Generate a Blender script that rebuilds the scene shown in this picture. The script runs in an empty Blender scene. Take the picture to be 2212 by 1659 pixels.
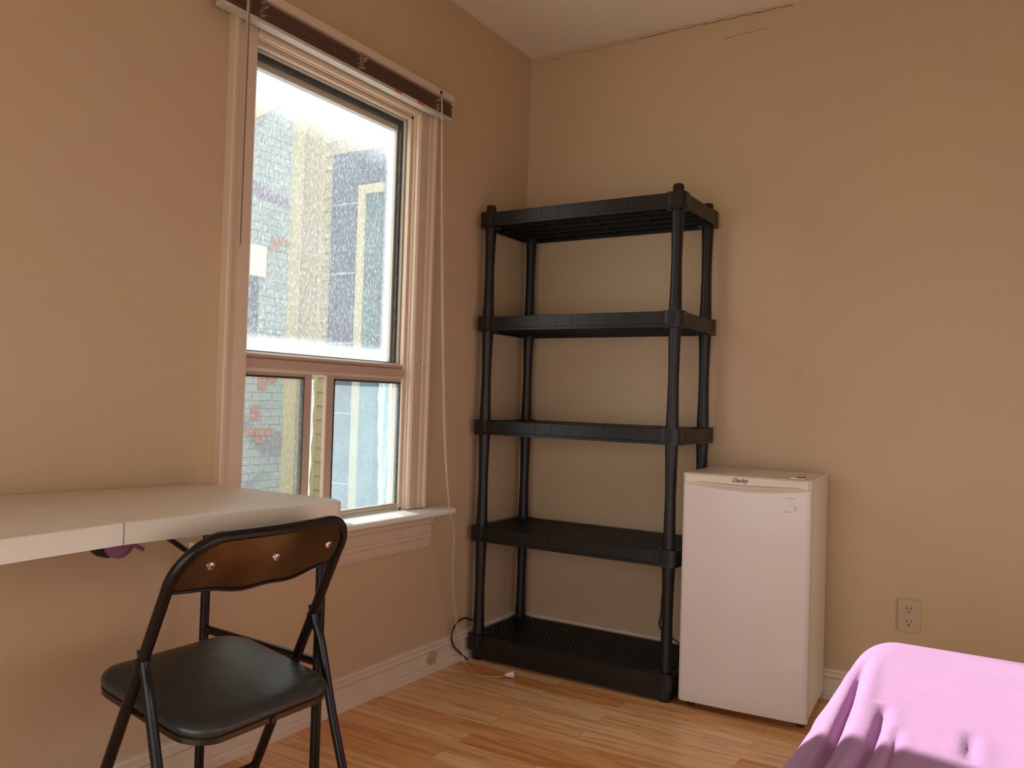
import bpy, bmesh, math, random
from mathutils import Vector, Matrix
random.seed(7)
R = math.radians
scene = bpy.context.scene
C = scene.collection

# ------------------------------------------------------------------ camera
cam_d = bpy.data.cameras.new('camera'); cam = bpy.data.objects.new('camera', cam_d); C.objects.link(cam)
cam_d.sensor_fit = 'HORIZONTAL'; cam_d.sensor_width = 36.0
cam_d.lens = 1798.34 / 2212 * 36.0
cam_d.clip_start = 0.05
Xc = Vector((0.85250756, 0.52181668, 0.03063017)); Yc = Vector((-0.01559378, -0.03318361, 0.99932762)); Fc = Vector((-0.52248224, 0.85241199, 0.02015218))
m = Matrix.Identity(4)
for i in range(3):
    m[i][0] = Xc[i]; m[i][1] = Yc[i]; m[i][2] = -Fc[i]
m[0][3], m[1][3], m[2][3] = 1.99488, -3.34007, 1.08327
cam.matrix_world = m
scene.camera = cam

# ------------------------------------------------------------------ world, sun, daylight portals
world = bpy.data.worlds.new('world'); scene.world = world; world.use_nodes = True
wn = world.node_tree.nodes; wl = world.node_tree.links
bg = wn['Background']
tc = wn.new('ShaderNodeTexCoord'); sx = wn.new('ShaderNodeSeparateXYZ'); wl.new(tc.outputs['Generated'], sx.inputs[0])
cr = wn.new('ShaderNodeValToRGB'); wl.new(sx.outputs['Z'], cr.inputs[0])
cr.color_ramp.elements[0].position = 0.0; cr.color_ramp.elements[0].color = (1.0, 0.97, 0.94, 1)
cr.color_ramp.elements[1].position = 0.7; cr.color_ramp.elements[1].color = (0.80, 0.90, 1.0, 1)
wl.new(cr.outputs[0], bg.inputs['Color']); bg.inputs['Strength'].default_value = 2.3
sun_d = bpy.data.lights.new('sun', 'SUN'); sun = bpy.data.objects.new('sun', sun_d); C.objects.link(sun)
sun_d.energy = 11.5; sun_d.angle = R(0.9); sun_d.color = (1.0, 0.95, 0.88)
sdir = Vector((1.0, -0.18, -0.60)).normalized()
sun.rotation_euler = sdir.to_track_quat('-Z', 'Y').to_euler()
sun.location = (-6, 1, 6)
def portal(name, loc, rot, sx_, sy_):
    d = bpy.data.lights.new(name, 'AREA'); d.shape = 'RECTANGLE'; d.size = sx_; d.size_y = sy_; d.energy = 1
    d.cycles.is_portal = True
    o = bpy.data.objects.new(name, d); C.objects.link(o); o.location = loc; o.rotation_euler = rot
portal('window_daylight', (-0.12, -1.235, 1.41), (0, R(-90), 0), 1.55, 0.82)
portal('added_rear_daylight', (1.7, -4.38, .925), (R(90), 0, 0), 2.9, 1.65)  # unseen opening behind the camera, added to brighten the room
portal('added_side_daylight', (3.45, -2.2, .715), (0, R(90), 0), 1.27, 2.4)  # unseen opening right of the camera, added as low side light
vs = scene.view_settings
scene.display_settings.display_device = 'sRGB'
vs.view_transform = 'Standard'; vs.look = 'None'; vs.gamma = 1.0; vs.use_curve_mapping = False
vs.exposure = 0.1

# ------------------------------------------------------------------ materials
def mat(name, color, rough=0.5, metal=0.0, spec=0.5, noise=None, bump=None, coat=0.0, sheen=0.0):
    m = bpy.data.materials.new(name); m.use_nodes = True
    n = m.node_tree.nodes; l = m.node_tree.links; b = n['Principled BSDF']
    b.inputs['Base Color'].default_value = (*color, 1); b.inputs['Roughness'].default_value = rough
    b.inputs['Metallic'].default_value = metal; b.inputs['Specular IOR Level'].default_value = spec
    b.inputs['Coat Weight'].default_value = coat; b.inputs['Sheen Weight'].default_value = sheen
    t = n.new('ShaderNodeTexCoord')
    if noise:
        sc, amt, c2 = noise
        nz = n.new('ShaderNodeTexNoise'); nz.inputs['Scale'].default_value = sc; nz.inputs['Detail'].default_value = 5
        l.new(t.outputs['Object'], nz.inputs['Vector'])
        rp = n.new('ShaderNodeMapRange'); rp.inputs[1].default_value = 0.35; rp.inputs[2].default_value = 0.65
        rp.inputs[3].default_value = 0; rp.inputs[4].default_value = amt
        l.new(nz.outputs[0], rp.inputs[0])
        mx = n.new('ShaderNodeMix'); mx.data_type = 'RGBA'
        mx.inputs[6].default_value = (*color, 1); mx.inputs[7].default_value = (*c2, 1)
        l.new(rp.outputs[0], mx.inputs[0]); l.new(mx.outputs[2], b.inputs['Base Color'])
    if bump:
        sc, st, dist = bump
        nz2 = n.new('ShaderNodeTexNoise'); nz2.inputs['Scale'].default_value = sc; nz2.inputs['Detail'].default_value = 4
        l.new(t.outputs['Object'], nz2.inputs['Vector'])
        bp = n.new('ShaderNodeBump'); bp.inputs['Strength'].default_value = st; bp.inputs['Distance'].default_value = dist
        l.new(nz2.outputs[0], bp.inputs['Height']); l.new(bp.outputs[0], b.inputs['Normal'])
    return m

WALL = (0.62, 0.45, 0.29)
M = {}
M['ceiling'] = mat('ceiling_paint', (0.87, 0.77, 0.60), 0.8, noise=(1.2, 0.5, (0.84, 0.73, 0.56)), bump=(3, 0.25, 0.02))
M['trim'] = mat('trim_paint', (0.72, 0.56, 0.40), 0.42, noise=(14, 0.35, (0.66, 0.50, 0.35)), bump=(30, 0.15, 0.003))
M['base'] = mat('baseboard_paint', (0.82, 0.69, 0.53), 0.45, noise=(10, 0.5, (0.72, 0.58, 0.44)), bump=(25, 0.2, 0.003))
M['sash'] = mat('sash_vinyl', (0.60, 0.56, 0.45), 0.35, noise=(20, 0.3, (0.5, 0.47, 0.38)))
M['sill'] = mat('sill_paint', (0.88, 0.85, 0.77), 0.4, noise=(9, 0.4, (0.80, 0.76, 0.66)))
M['slat'] = mat('blind_slat', (0.27, 0.15, 0.10), 0.5)
M['alu'] = mat('mullion_paint', (0.55, 0.39, 0.29), 0.4)
M['gasket'] = mat('black_gasket', (0.035, 0.038, 0.03), 0.5, noise=(60, 0.5, (0.10, 0.11, 0.09)))
M['blackplastic'] = mat('black_plastic', (0.0085, 0.0080, 0.0065), 0.40, spec=0.42, noise=(25, 0.5, (0.012, 0.011, 0.009)), bump=(180, 0.12, 0.001))
M['blackmetal'] = mat('black_enamel', (0.008, 0.006, 0.005), 0.25, spec=0.35)
M['backpanel'] = mat('black_panel_bronze_reflection', (0.135, 0.092, 0.055), 0.22, metal=0.9, noise=(7, 0.8, (0.06, 0.035, 0.02)))  # bronze tone and its darker patches stand in for reflections on black paint
M['chrome'] = mat('rivet_metal', (0.75, 0.68, 0.6), 0.25, metal=1.0)
M['vinyl'] = mat('black_vinyl', (0.030, 0.032, 0.031), 0.34, spec=0.6, noise=(18, 0.4, (0.045, 0.048, 0.047)), bump=(35, 0.25, 0.004))
M['rim'] = mat('seat_rim_metal', (0.065, 0.043, 0.024), 0.3, metal=0.6)
M['table'] = mat('table_plastic', (0.80, 0.73, 0.61), 0.38, noise=(40, 0.3, (0.75, 0.68, 0.56)), bump=(400, 0.12, 0.001))
M['purple'] = mat('purple_plastic', (0.25, 0.10, 0.20), 0.35)
M['fridge'] = mat('fridge_enamel', (0.74, 0.66, 0.60), 0.24, spec=0.5, coat=0.2)
M['fridgeside'] = mat('fridge_side_enamel', (0.82, 0.74, 0.63), 0.35)
M['fridgetrim'] = mat('fridge_trim_plastic', (0.76, 0.66, 0.53), 0.35)
M['dark'] = mat('dark_recess', (0.02, 0.015, 0.01), 0.7)
M['seal'] = mat('grey_seal', (0.30, 0.27, 0.24), 0.6)
M['ink'] = mat('logo_ink', (0.06, 0.04, 0.02), 0.5)
M['outlet'] = mat('outlet_plastic', (0.56, 0.41, 0.27), 0.4)
M['cord'] = mat('white_cord', (0.72, 0.60, 0.46), 0.6, noise=(200, 0.6, (0.45, 0.33, 0.22)))
M['blackcord'] = mat('black_cord', (0.012, 0.010, 0.010), 0.45)
M['tassel'] = mat('tassel_plastic', (0.80, 0.76, 0.70), 0.35)
M['mattress'] = mat('mattress_ticking', (0.75, 0.72, 0.70), 0.8)
M['bedwood'] = mat('bed_wood', (0.16, 0.08, 0.04), 0.5)
M['chip'] = mat('bare_wood_chip', (0.50, 0.30, 0.15), 0.7, noise=(70, 0.9, (0.62, 0.45, 0.28)))
M['wand'] = mat('wand_plastic', (0.55, 0.40, 0.34), 0.3)
M['wanddark'] = mat('wand_dark', (0.22, 0.13, 0.09), 0.4)
M['creamext'] = mat('cream_siding', (0.37, 0.34, 0.21), 0.7, noise=(5, 0.5, (0.33, 0.30, 0.19)))
M['creamtrim'] = mat('cream_board', (0.45, 0.41, 0.24), 0.7, noise=(9, 0.4, (0.40, 0.36, 0.21)))
M['greydoor'] = mat('slate_panel', (0.045, 0.06, 0.10), 0.6, noise=(3, 0.5, (0.065, 0.08, 0.12)))
M['tealglass'] = mat('teal_glass', (0.07, 0.13, 0.14), 0.3)
M['redbrick'] = mat('red_brick', (0.36, 0.19, 0.14), 0.85, noise=(40, 0.7, (0.26, 0.15, 0.12)))
M['paleblock'] = mat('pale_panel', (0.62, 0.60, 0.52), 0.7)
M['roof'] = mat('slate_roof', (0.28, 0.36, 0.46), 0.8, noise=(8, 0.8, (0.20, 0.27, 0.38)))
M['ground'] = mat('pale_concrete', (0.42, 0.39, 0.35), 0.9, noise=(2, 0.5, (0.34, 0.31, 0.28)))
M['ladder'] = mat('ladder_cord', (0.55, 0.36, 0.20), 0.7)
M['sticker'] = mat('orange_label', (0.75, 0.20, 0.08), 0.5)
M['stickerwhite'] = mat('cream_label', (0.80, 0.74, 0.60), 0.5)

def wall_mat():
    m = mat('wall_paint', WALL, 0.62)
    n = m.node_tree.nodes; l = m.node_tree.links; b = n['Principled BSDF']; t = n['Texture Coordinate']
    a = n.new('ShaderNodeTexNoise'); a.inputs['Scale'].default_value = 1.3; a.inputs['Detail'].default_value = 2
    l.new(t.outputs['Object'], a.inputs['Vector'])
    r = n.new('ShaderNodeValToRGB'); l.new(a.outputs[0], r.inputs[0])
    r.color_ramp.elements[0].position = 0.35; r.color_ramp.elements[0].color = (0.62, 0.43, 0.272, 1)
    r.color_ramp.elements[1].position = 0.65; r.color_ramp.elements[1].color = (0.61, 0.45, 0.262, 1)
    # small specks of dirt
    v = n.new('ShaderNodeTexVoronoi'); v.inputs['Scale'].default_value = 3.2; l.new(t.outputs['Object'], v.inputs['Vector'])
    lt = n.new('ShaderNodeMath'); lt.operation = 'LESS_THAN'; lt.inputs[1].default_value = 0.012; l.new(v.outputs['Distance'], lt.inputs[0])
    mx = n.new('ShaderNodeMix'); mx.data_type = 'RGBA'; l.new(lt.outputs[0], mx.inputs[0]); l.new(r.outputs[0], mx.inputs[6]); mx.inputs[7].default_value = (0.25, 0.15, 0.09, 1)
    l.new(mx.outputs[2], b.inputs['Base Color'])
    z = n.new('ShaderNodeTexNoise'); z.inputs['Scale'].default_value = 2.2; z.inputs['Detail'].default_value = 3; l.new(t.outputs['Object'], z.inputs['Vector'])
    z2 = n.new('ShaderNodeTexNoise'); z2.inputs['Scale'].default_value = 160; l.new(t.outputs['Object'], z2.inputs['Vector'])
    ad = n.new('ShaderNodeMath'); ad.operation = 'MULTIPLY_ADD'; l.new(z2.outputs[0], ad.inputs[0]); ad.inputs[1].default_value = 0.02; l.new(z.outputs[0], ad.inputs[2])
    bp = n.new('ShaderNodeBump'); bp.inputs['Strength'].default_value = 0.35; bp.inputs['Distance'].default_value = 0.03
    l.new(ad.outputs[0], bp.inputs['Height']); l.new(bp.outputs[0], b.inputs['Normal'])
    return m
M['wall'] = wall_mat()

def floor_mat():
    m = mat('oak_laminate', (0.5, 0.25, 0.1), 0.28, spec=0.5)
    n = m.node_tree.nodes; l = m.node_tree.links; b = n['Principled BSDF']; t = n['Texture Coordinate']
    br = n.new('ShaderNodeTexBrick'); l.new(t.outputs['Object'], br.inputs['Vector'])
    br.inputs['Scale'].default_value = 1.0; br.inputs['Brick Width'].default_value = 0.78; br.inputs['Row Height'].default_value = 0.082
    br.inputs['Mortar Size'].default_value = 0.0009; br.inputs['Mortar Smooth'].default_value = 0.3; br.offset = 0.37; br.offset_frequency = 2
    br.inputs['Color1'].default_value = (0.0, 0.0, 0.0, 1); br.inputs['Color2'].default_value = (1, 1, 1, 1); br.inputs['Mortar'].default_value = (0.0, 0, 0, 1)
    rp = n.new('ShaderNodeValToRGB'); l.new(br.outputs['Color'], rp.inputs[0])
    e = rp.color_ramp.elements; e[0].position = 0.0; e[0].color = (0.80, 0.38, 0.13, 1); e[1].position = 1.0; e[1].color = (0.95, 0.64, 0.33, 1)
    k = rp.color_ramp.elements.new(0.5); k.color = (0.90, 0.52, 0.22, 1)
    # grain stretched along x
    mp = n.new('ShaderNodeMapping'); mp.inputs['Scale'].default_value = (1.6, 17, 1); l.new(t.outputs['Object'], mp.inputs[0])
    rnd = n.new('ShaderNodeVectorMath'); rnd.operation = 'MULTIPLY_ADD'; l.new(br.outputs['Color'], rnd.inputs[0]); rnd.inputs[1].default_value = (7, 13, 3); l.new(mp.outputs[0], rnd.inputs[2])
    wv = n.new('ShaderNodeTexNoise'); wv.inputs['Scale'].default_value = 1.6; wv.inputs['Detail'].default_value = 6; wv.inputs['Distortion'].default_value = 1.4
    l.new(rnd.outputs[0], wv.inputs['Vector'])
    gr = n.new('ShaderNodeValToRGB'); l.new(wv.outputs[0], gr.inputs[0])
    gr.color_ramp.elements[0].position = 0.36; gr.color_ramp.elements[0].color = (0.62, 0.46, 0.33, 1); gr.color_ramp.elements[1].position = 0.56; gr.color_ramp.elements[1].color = (1.06, 1.06, 1.06, 1)
    mu = n.new('ShaderNodeMix'); mu.data_type = 'RGBA'; mu.blend_type = 'MULTIPLY'; mu.inputs[0].default_value = 0.62
    l.new(rp.outputs[0], mu.inputs[6]); l.new(gr.outputs[0], mu.inputs[7])
    m2 = n.new('ShaderNodeMix'); m2.data_type = 'RGBA'; l.new(br.outputs['Fac'], m2.inputs[0]); l.new(mu.outputs[2], m2.inputs[6]); m2.inputs[7].default_value = (0.36, 0.15, 0.05, 1)
    l.new(m2.outputs[2], b.inputs['Base Color'])
    bp = n.new('ShaderNodeBump'); bp.inputs['Strength'].default_value = 0.2; bp.inputs['Distance'].default_value = 0.001
    l.new(wv.outputs[0], bp.inputs['Height']); l.new(bp.outputs[0], b.inputs['Normal'])
    return m
M['floor'] = floor_mat()

def fleece_mat():
    m = mat('pink_fleece', (0.80, 0.42, 0.66), 0.95, spec=0.1, sheen=0.25)
    n = m.node_tree.nodes; l = m.node_tree.links; b = n['Principled BSDF']; t = n['Texture Coordinate']
    b.inputs['Sheen Tint'].default_value = (1, 0.8, 0.95, 1)
    z = n.new('ShaderNodeTexNoise'); z.inputs['Scale'].default_value = 300; z.inputs['Detail'].default_value = 3; l.new(t.outputs['Object'], z.inputs['Vector'])
    z2 = n.new('ShaderNodeTexNoise'); z2.inputs['Scale'].default_value = 7; z2.inputs['Detail'].default_value = 4; l.new(t.outputs['Object'], z2.inputs['Vector'])
    r = n.new('ShaderNodeValToRGB'); l.new(z2.outputs[0], r.inputs[0])
    r.color_ramp.elements[0].position = 0.3; r.color_ramp.elements[0].color = (0.42, 0.215, 0.42, 1); r.color_ramp.elements[1].position = 0.7; r.color_ramp.elements[1].color = (0.45, 0.235, 0.45, 1)
    l.new(r.outputs[0], b.inputs['Base Color'])
    bp = n.new('ShaderNodeBump'); bp.inputs['Strength'].default_value = 0.35; bp.inputs['Distance'].default_value = 0.002
    l.new(z.outputs[0], bp.inputs['Height']); l.new(bp.outputs[0], b.inputs['Normal'])
    return m
M['fleece'] = fleece_mat()

def glass_mat(name, haze, speck, tint, edge=None):
    """window glass: lets the view through, with a film of dust and dried drops"""
    m = bpy.data.materials.new(name); m.use_nodes = True
    n = m.node_tree.nodes; l = m.node_tree.links; n.clear()
    out = n.new('ShaderNodeOutputMaterial'); t = n.new('ShaderNodeTexCoord')
    tr = n.new('ShaderNodeBsdfTransparent'); tr.inputs[0].default_value = (0.97, 0.98, 0.98, 1)
    tl = n.new('ShaderNodeBsdfTranslucent'); tl.inputs[0].default_value = (*tint, 1)
    gl = n.new('ShaderNodeBsdfGlossy'); gl.inputs['Roughness'].default_value = 0.03
    mp = n.new('ShaderNodeMapping'); mp.inputs['Scale'].default_value = (1, 1, 0.45); l.new(t.outputs['Object'], mp.inputs[0])
    s = n.new('ShaderNodeTexNoise'); s.inputs['Scale'].default_value = 420; s.inputs['Detail'].default_value = 3; l.new(mp.outputs[0], s.inputs['Vector'])
    s3 = n.new('ShaderNodeTexNoise'); s3.inputs['Scale'].default_value = 150; s3.inputs['Detail'].default_value = 2; l.new(mp.outputs[0], s3.inputs['Vector'])
    sm = n.new('ShaderNodeMath'); sm.operation = 'MULTIPLY_ADD'; l.new(s3.outputs[0], sm.inputs[0]); sm.inputs[1].default_value = 0.55; sm.inputs[2].default_value = 0.0
    sa = n.new('ShaderNodeMath'); sa.operation = 'MULTIPLY_ADD'; l.new(s.outputs[0], sa.inputs[0]); sa.inputs[1].default_value = 0.55; l.new(sm.outputs[0], sa.inputs[2]); s = sa
    sr = n.new('ShaderNodeMapRange'); sr.inputs[1].default_value = 0.54; sr.inputs[2].default_value = 0.70; sr.inputs[3].default_value = 0; sr.inputs[4].default_value = speck; l.new(s.outputs[0], sr.inputs[0])
    h = n.new('ShaderNodeTexNoise'); h.inputs['Scale'].default_value = 5; h.inputs['Detail'].default_value = 5; l.new(t.outputs['Object'], h.inputs['Vector'])
    hr = n.new('ShaderNodeMapRange'); hr.inputs[1].default_value = 0.3; hr.inputs[2].default_value = 0.7; hr.inputs[3].default_value = haze * 0.75; hr.inputs[4].default_value = haze * 1.2; l.new(h.outputs[0], hr.inputs[0])
    ad = n.new('ShaderNodeMath'); ad.operation = 'ADD'; ad.use_clamp = True; l.new(sr.outputs[0], ad.inputs[0]); l.new(hr.outputs[0], ad.inputs[1])
    last = ad
    if edge:
        # dust haze thickened along the pane edges, painting the bright top glow (y0, y1, z0, z1 in metres)
        y0, y1, z0, z1, amt = edge
        sp = n.new('ShaderNodeSeparateXYZ'); l.new(t.outputs['Object'], sp.inputs[0])
        for ch, a, w_ in (('Z', z1, 0.21), ('Z', z0, 0.07), ('Y', y1, 0.06), ('Y', y0, 0.03)):
            mr = n.new('ShaderNodeMapRange'); mr.interpolation_type = 'SMOOTHSTEP'
            sgn = 1 if a in (z1, y1) else -1
            mr.inputs[1].default_value = a - sgn * w_; mr.inputs[2].default_value = a; mr.inputs[3].default_value = 0; mr.inputs[4].default_value = amt
            l.new(sp.outputs[ch], mr.inputs[0])
            x = n.new('ShaderNodeMath'); x.operation = 'ADD'; x.use_clamp = True; l.new(last.outputs[0], x.inputs[0]); l.new(mr.outputs[0], x.inputs[1]); last = x
    mx = n.new('ShaderNodeMixShader'); l.new(last.outputs[0], mx.inputs[0]); l.new(tr.outputs[0], mx.inputs[1]); l.new(tl.outputs[0], mx.inputs[2])
    m2 = n.new('ShaderNodeMixShader'); m2.inputs[0].default_value = 0.03; l.new(mx.outputs[0], m2.inputs[1]); l.new(gl.outputs[0], m2.inputs[2])
    l.new(m2.outputs[0], out.inputs[0])
    return m
M['glass_top'] = glass_mat('dusty_glass_upper', 0.045, 0.13, (0.60, 0.66, 0.70), (-1.60, -0.88, 1.215, 2.14, 0.30))
M['glass_clear'] = glass_mat('dusty_glass_lower', 0.02, 0.05, (0.5, 0.53, 0.52))
M['glass_blue'] = glass_mat('milky_glass_lower', 0.12, 0.06, (0.45, 0.58, 0.64))
M['film'] = glass_mat('crinkled_plastic_film', 0.40, 0.3, (0.32, 0.42, 0.43))

def brick_mat():
    m = mat('painted_brick', (0.5, 0.6, 0.58), 0.8)
    n = m.node_tree.nodes; l = m.node_tree.links; b = n['Principled BSDF']; t = n['Texture Coordinate']
    sp = n.new('ShaderNodeSeparateXYZ'); l.new(t.outputs['Object'], sp.inputs[0])
    cb = n.new('ShaderNodeCombineXYZ'); l.new(sp.outputs['Y'], cb.inputs[0]); l.new(sp.outputs['Z'], cb.inputs[1])
    br = n.new('ShaderNodeTexBrick'); l.new(cb.outputs[0], br.inputs['Vector'])
    br.inputs['Scale'].default_value = 1; br.inputs['Brick Width'].default_value = 0.21; br.inputs['Row Height'].default_value = 0.068
    br.inputs['Mortar Size'].default_value = 0.005; br.inputs['Mortar Smooth'].default_value = 0.4
    br.inputs['Color1'].default_value = (0.25, 0.325, 0.315, 1); br.inputs['Color2'].default_value = (0.28, 0.35, 0.335, 1); br.inputs['Mortar'].default_value = (0.17, 0.21, 0.225, 1)
    nz = n.new('ShaderNodeTexNoise'); nz.inputs['Scale'].default_value = 2.2; nz.inputs['Detail'].default_value = 6; l.new(t.outputs['Object'], nz.inputs['Vector'])
    rp = n.new('ShaderNodeMapRange'); rp.inputs[1].default_value = 0.60; rp.inputs[2].default_value = 0.66; rp.inputs[4].default_value = 0.7; l.new(nz.outputs[0], rp.inputs[0])
    mx = n.new('ShaderNodeMix'); mx.data_type = 'RGBA'; l.new(rp.outputs[0], mx.inputs[0]); l.new(br.outputs[0], mx.inputs[6]); mx.inputs[7].default_value = (0.15, 0.16, 0.20, 1)
    l.new(mx.outputs[2], b.inputs['Base Color'])
    bp = n.new('ShaderNodeBump'); bp.inputs['Strength'].default_value = 0.5; bp.inputs['Distance'].default_value = 0.01; bp.invert = True
    l.new(br.outputs['Fac'], bp.inputs['Height']); l.new(bp.outputs[0], b.inputs['Normal'])
    return m
M['brick'] = brick_mat()

# ------------------------------------------------------------------ mesh helpers
class MB:
    def __init__(s): s.v = []; s.f = []
    def add(s, vs, fs):
        o = len(s.v); s.v += [tuple(v) for v in vs]; s.f += [tuple(i + o for i in f) for f in fs]; return s
    def box(s, x0, x1, y0, y1, z0, z1, mtx=None):
        vs = [Vector((x, y, z)) for x in (x0, x1) for y in (y0, y1) for z in (z0, z1)]
        if mtx: vs = [mtx @ v for v in vs]
        return s.add(vs, [(0, 1, 3, 2), (4, 6, 7, 5), (0, 4, 5, 1), (2, 3, 7, 6), (0, 2, 6, 4), (1, 5, 7, 3)])
    def prism(s, poly, axis, a, b):
        """poly of 2-D points, extruded along axis ('x','y','z') from a to b"""
        def P(p, t):
            return {'x': (t, p[0], p[1]), 'y': (p[0], t, p[1]), 'z': (p[0], p[1], t)}[axis]
        n = len(poly); vs = [P(p, a) for p in poly] + [P(p, b) for p in poly]
        fs = [tuple(range(n - 1, -1, -1)), tuple(range(n, 2 * n))] + [(i, (i + 1) % n, n + (i + 1) % n, n + i) for i in range(n)]
        return s.add(vs, fs)
    def tube(s, pts, r, n=12, cap=True, flat=None):
        pts = [Vector(p) for p in pts]; rs = r if isinstance(r, (list, tuple)) else [r] * len(pts)
        N = len(pts); tang = []
        for i in range(N):
            a = pts[max(i - 1, 0)]; b = pts[min(i + 1, N - 1)]; tang.append((b - a).normalized())
        ref = Vector((0, 0, 1)) if abs(tang[0].z) < 0.9 else Vector((1, 0, 0))
        u = tang[0].cross(ref).normalized(); vs = []
        for i in range(N):
            u = (u - tang[i] * u.dot(tang[i])).normalized(); w = tang[i].cross(u)
            for k in range(n):
                a = 2 * math.pi * k / n
                vs.append(pts[i] + (u * math.cos(a) + w * math.sin(a) * (flat or 1)) * rs[i])
        fs = [(i * n + k, i * n + (k + 1) % n, (i + 1) * n + (k + 1) % n, (i + 1) * n + k) for i in range(N - 1) for k in range(n)]
        if cap: fs += [tuple(range(n - 1, -1, -1)), tuple((N - 1) * n + k for k in range(n))]
        return s.add(vs, fs)
    def grid(s, fn, nu, nv):
        vs = [fn(i / nu, j / nv) for i in range(nu + 1) for j in range(nv + 1)]
        fs = [(i * (nv + 1) + j, (i + 1) * (nv + 1) + j, (i + 1) * (nv + 1) + j + 1, i * (nv + 1) + j + 1) for i in range(nu) for j in range(nv)]
        return s.add(vs, fs)
    def build(s, name, m, parent=None, bevel=0, smooth=None, seg=2, solid=None, subd=0):
        me = bpy.data.meshes.new(name); me.from_pydata([tuple(v) for v in s.v], [], s.f)
        bm = bmesh.new(); bm.from_mesh(me); bmesh.ops.recalc_face_normals(bm, faces=bm.faces); bm.to_mesh(me); bm.free()
        me.materials.append(m); me.update()
        o = bpy.data.objects.new(name, me); C.objects.link(o)
        if parent is not None: o.parent = parent
        if smooth is not None:
            me.polygons.foreach_set('use_smooth', [True] * len(me.polygons)); me.set_sharp_from_angle(angle=R(smooth))
        if solid:
            d = o.modifiers.new('solid', 'SOLIDIFY'); d.thickness = solid; d.offset = 0
        if bevel:
            b = o.modifiers.new('bevel', 'BEVEL'); b.width = bevel; b.segments = seg; b.limit_method = 'ANGLE'; b.angle_limit = R(40); b.harden_normals = False
            me.polygons.foreach_set('use_smooth', [True] * len(me.polygons)); me.set_sharp_from_angle(angle=R(60))
        if subd:
            b = o.modifiers.new('sub', 'SUBSURF'); b.levels = subd; b.render_levels = subd
        return o
def empty(name, loc, label, cat, group=None):
    o = bpy.data.objects.new(name, None); C.objects.link(o); o.location = loc; o.empty_display_size = 0.1
    o['label'] = label; o['category'] = cat
    if group: o['group'] = group
    return o
def tag(o, label, cat, group=None):
    o['label'] = label; o['category'] = cat
    if group: o['group'] = group
    return o
def struct(o, label=None):
    o['kind'] = 'structure'
    if label: o['label'] = label
    return o
def off(o, loc):
    """shift mesh so that its parent's origin at loc keeps world coordinates"""
    o.location = (-loc[0], -loc[1], -loc[2]); return o
def rrect(x0, x1, y0, y1, r, n=6):
    out = []
    for cx, cy, a0 in ((x1 - r, y1 - r, 0), (x0 + r, y1 - r, 90), (x0 + r, y0 + r, 180), (x1 - r, y0 + r, 270)):
        for k in range(n + 1):
            a = R(a0 + 90 * k / n); out.append((cx + r * math.cos(a), cy + r * math.sin(a)))
    return out
def smooth_path(pts, n=8):
    """Catmull-Rom through the points"""
    P = [Vector(p) for p in pts]; P = [P[0] * 2 - P[1]] + P + [P[-1] * 2 - P[-2]]; out = []
    for i in range(1, len(P) - 2):
        for k in range(n):
            t = k / n
            out.append(0.5 * ((2 * P[i]) + (P[i + 1] - P[i - 1]) * t + (2 * P[i - 1] - 5 * P[i] + 4 * P[i + 1] - P[i + 2]) * t * t + (3 * P[i] - P[i - 1] - 3 * P[i + 1] + P[i + 2]) * t ** 3))
    out.append(P[-2]); return out

# ------------------------------------------------------------------ room shell
H = 2.696; RX = 3.4; RY = -4.3; WT = 0.086
WY0, WY1, WZ0, WZ1 = -1.645, -0.835, 0.63, 2.175     # window opening
b = MB().box(-WT, 0, RY - .17, WY0, 0, H).box(-WT, 0, WY1, 0, 0, H).box(-WT, 0, WY0, WY1, 0, WZ0).box(-WT, 0, WY0, WY1, WZ1, H)
struct(b.build('wall_left', M['wall']))
struct(MB().box(-WT, RX + .17, 0, 0.17, 0, H).build('wall_back', M['wall']))
struct(MB().box(RX, RX + .17, RY - .17, -3.4, 0, H).box(RX, RX + .17, -1.0, 0, 0, H).box(RX, RX + .17, -3.4, -1.0, 0, .08).box(RX, RX + .17, -3.4, -1.0, 1.35, H).build('wall_right', M['wall']))  # unseen low opening added in this wall to let in soft side light
b = MB().box(0, 0.25, RY - .17, RY, 0, H).box(3.15, RX, RY - .17, RY, 0, H).box(0.25, 3.15, RY - .17, RY, 1.75, H).box(0.25, 3.15, RY - .17, RY, 0, 0.1)  # unseen wide opening added behind the camera for extra low daylight
struct(b.build('wall_front', M['wall']))
struct(MB().box(-WT, RX + .17, RY - .17, 0.17, -0.12, 0).build('floor', M['floor']))
# ceiling with a slightly coved, hand-plastered junction
def ceil_obj():
    b = MB().box(-WT, RX + .17, RY - .17, 0.17, H, H + 0.12)
    cr_ = 0.045
    prof = [(0.0, H)] + [(cr_ - cr_ * math.sin(R(a)), H - cr_ + cr_ * math.cos(R(a))) for a in range(0, 91, 15)]
    return b.build('ceiling', M['ceiling'], smooth=40)
struct(ceil_obj())
# plaster crack along the back wall just under the ceiling
random.seed(3)
b = MB()
for x0, x1, z0, z1, th in ((0.10, 0.16, 2.668, 2.672, .0018), (0.25, 0.55, 2.672, 2.680, .0010), (0.55, 1.20, 2.680, 2.684, .0020), (0.92, 1.10, 2.605, 2.612, .0009)):
    pts = []; n = int((x1 - x0) / 0.02) + 2
    for i in range(n):
        t = i / (n - 1); pts.append((x0 + (x1 - x0) * t, -0.0010 - (0.0), z0 + (z1 - z0) * t + random.uniform(-.0035, .0035)))
    b.tube(pts, [th * random.uniform(.3, 1) for _ in pts], n=5)
struct(b.build('trim_1', mat('plaster_crack', (0.22, 0.13, 0.08), 0.9)), 'thin wandering plaster crack along the back wall under the ceiling')

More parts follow.
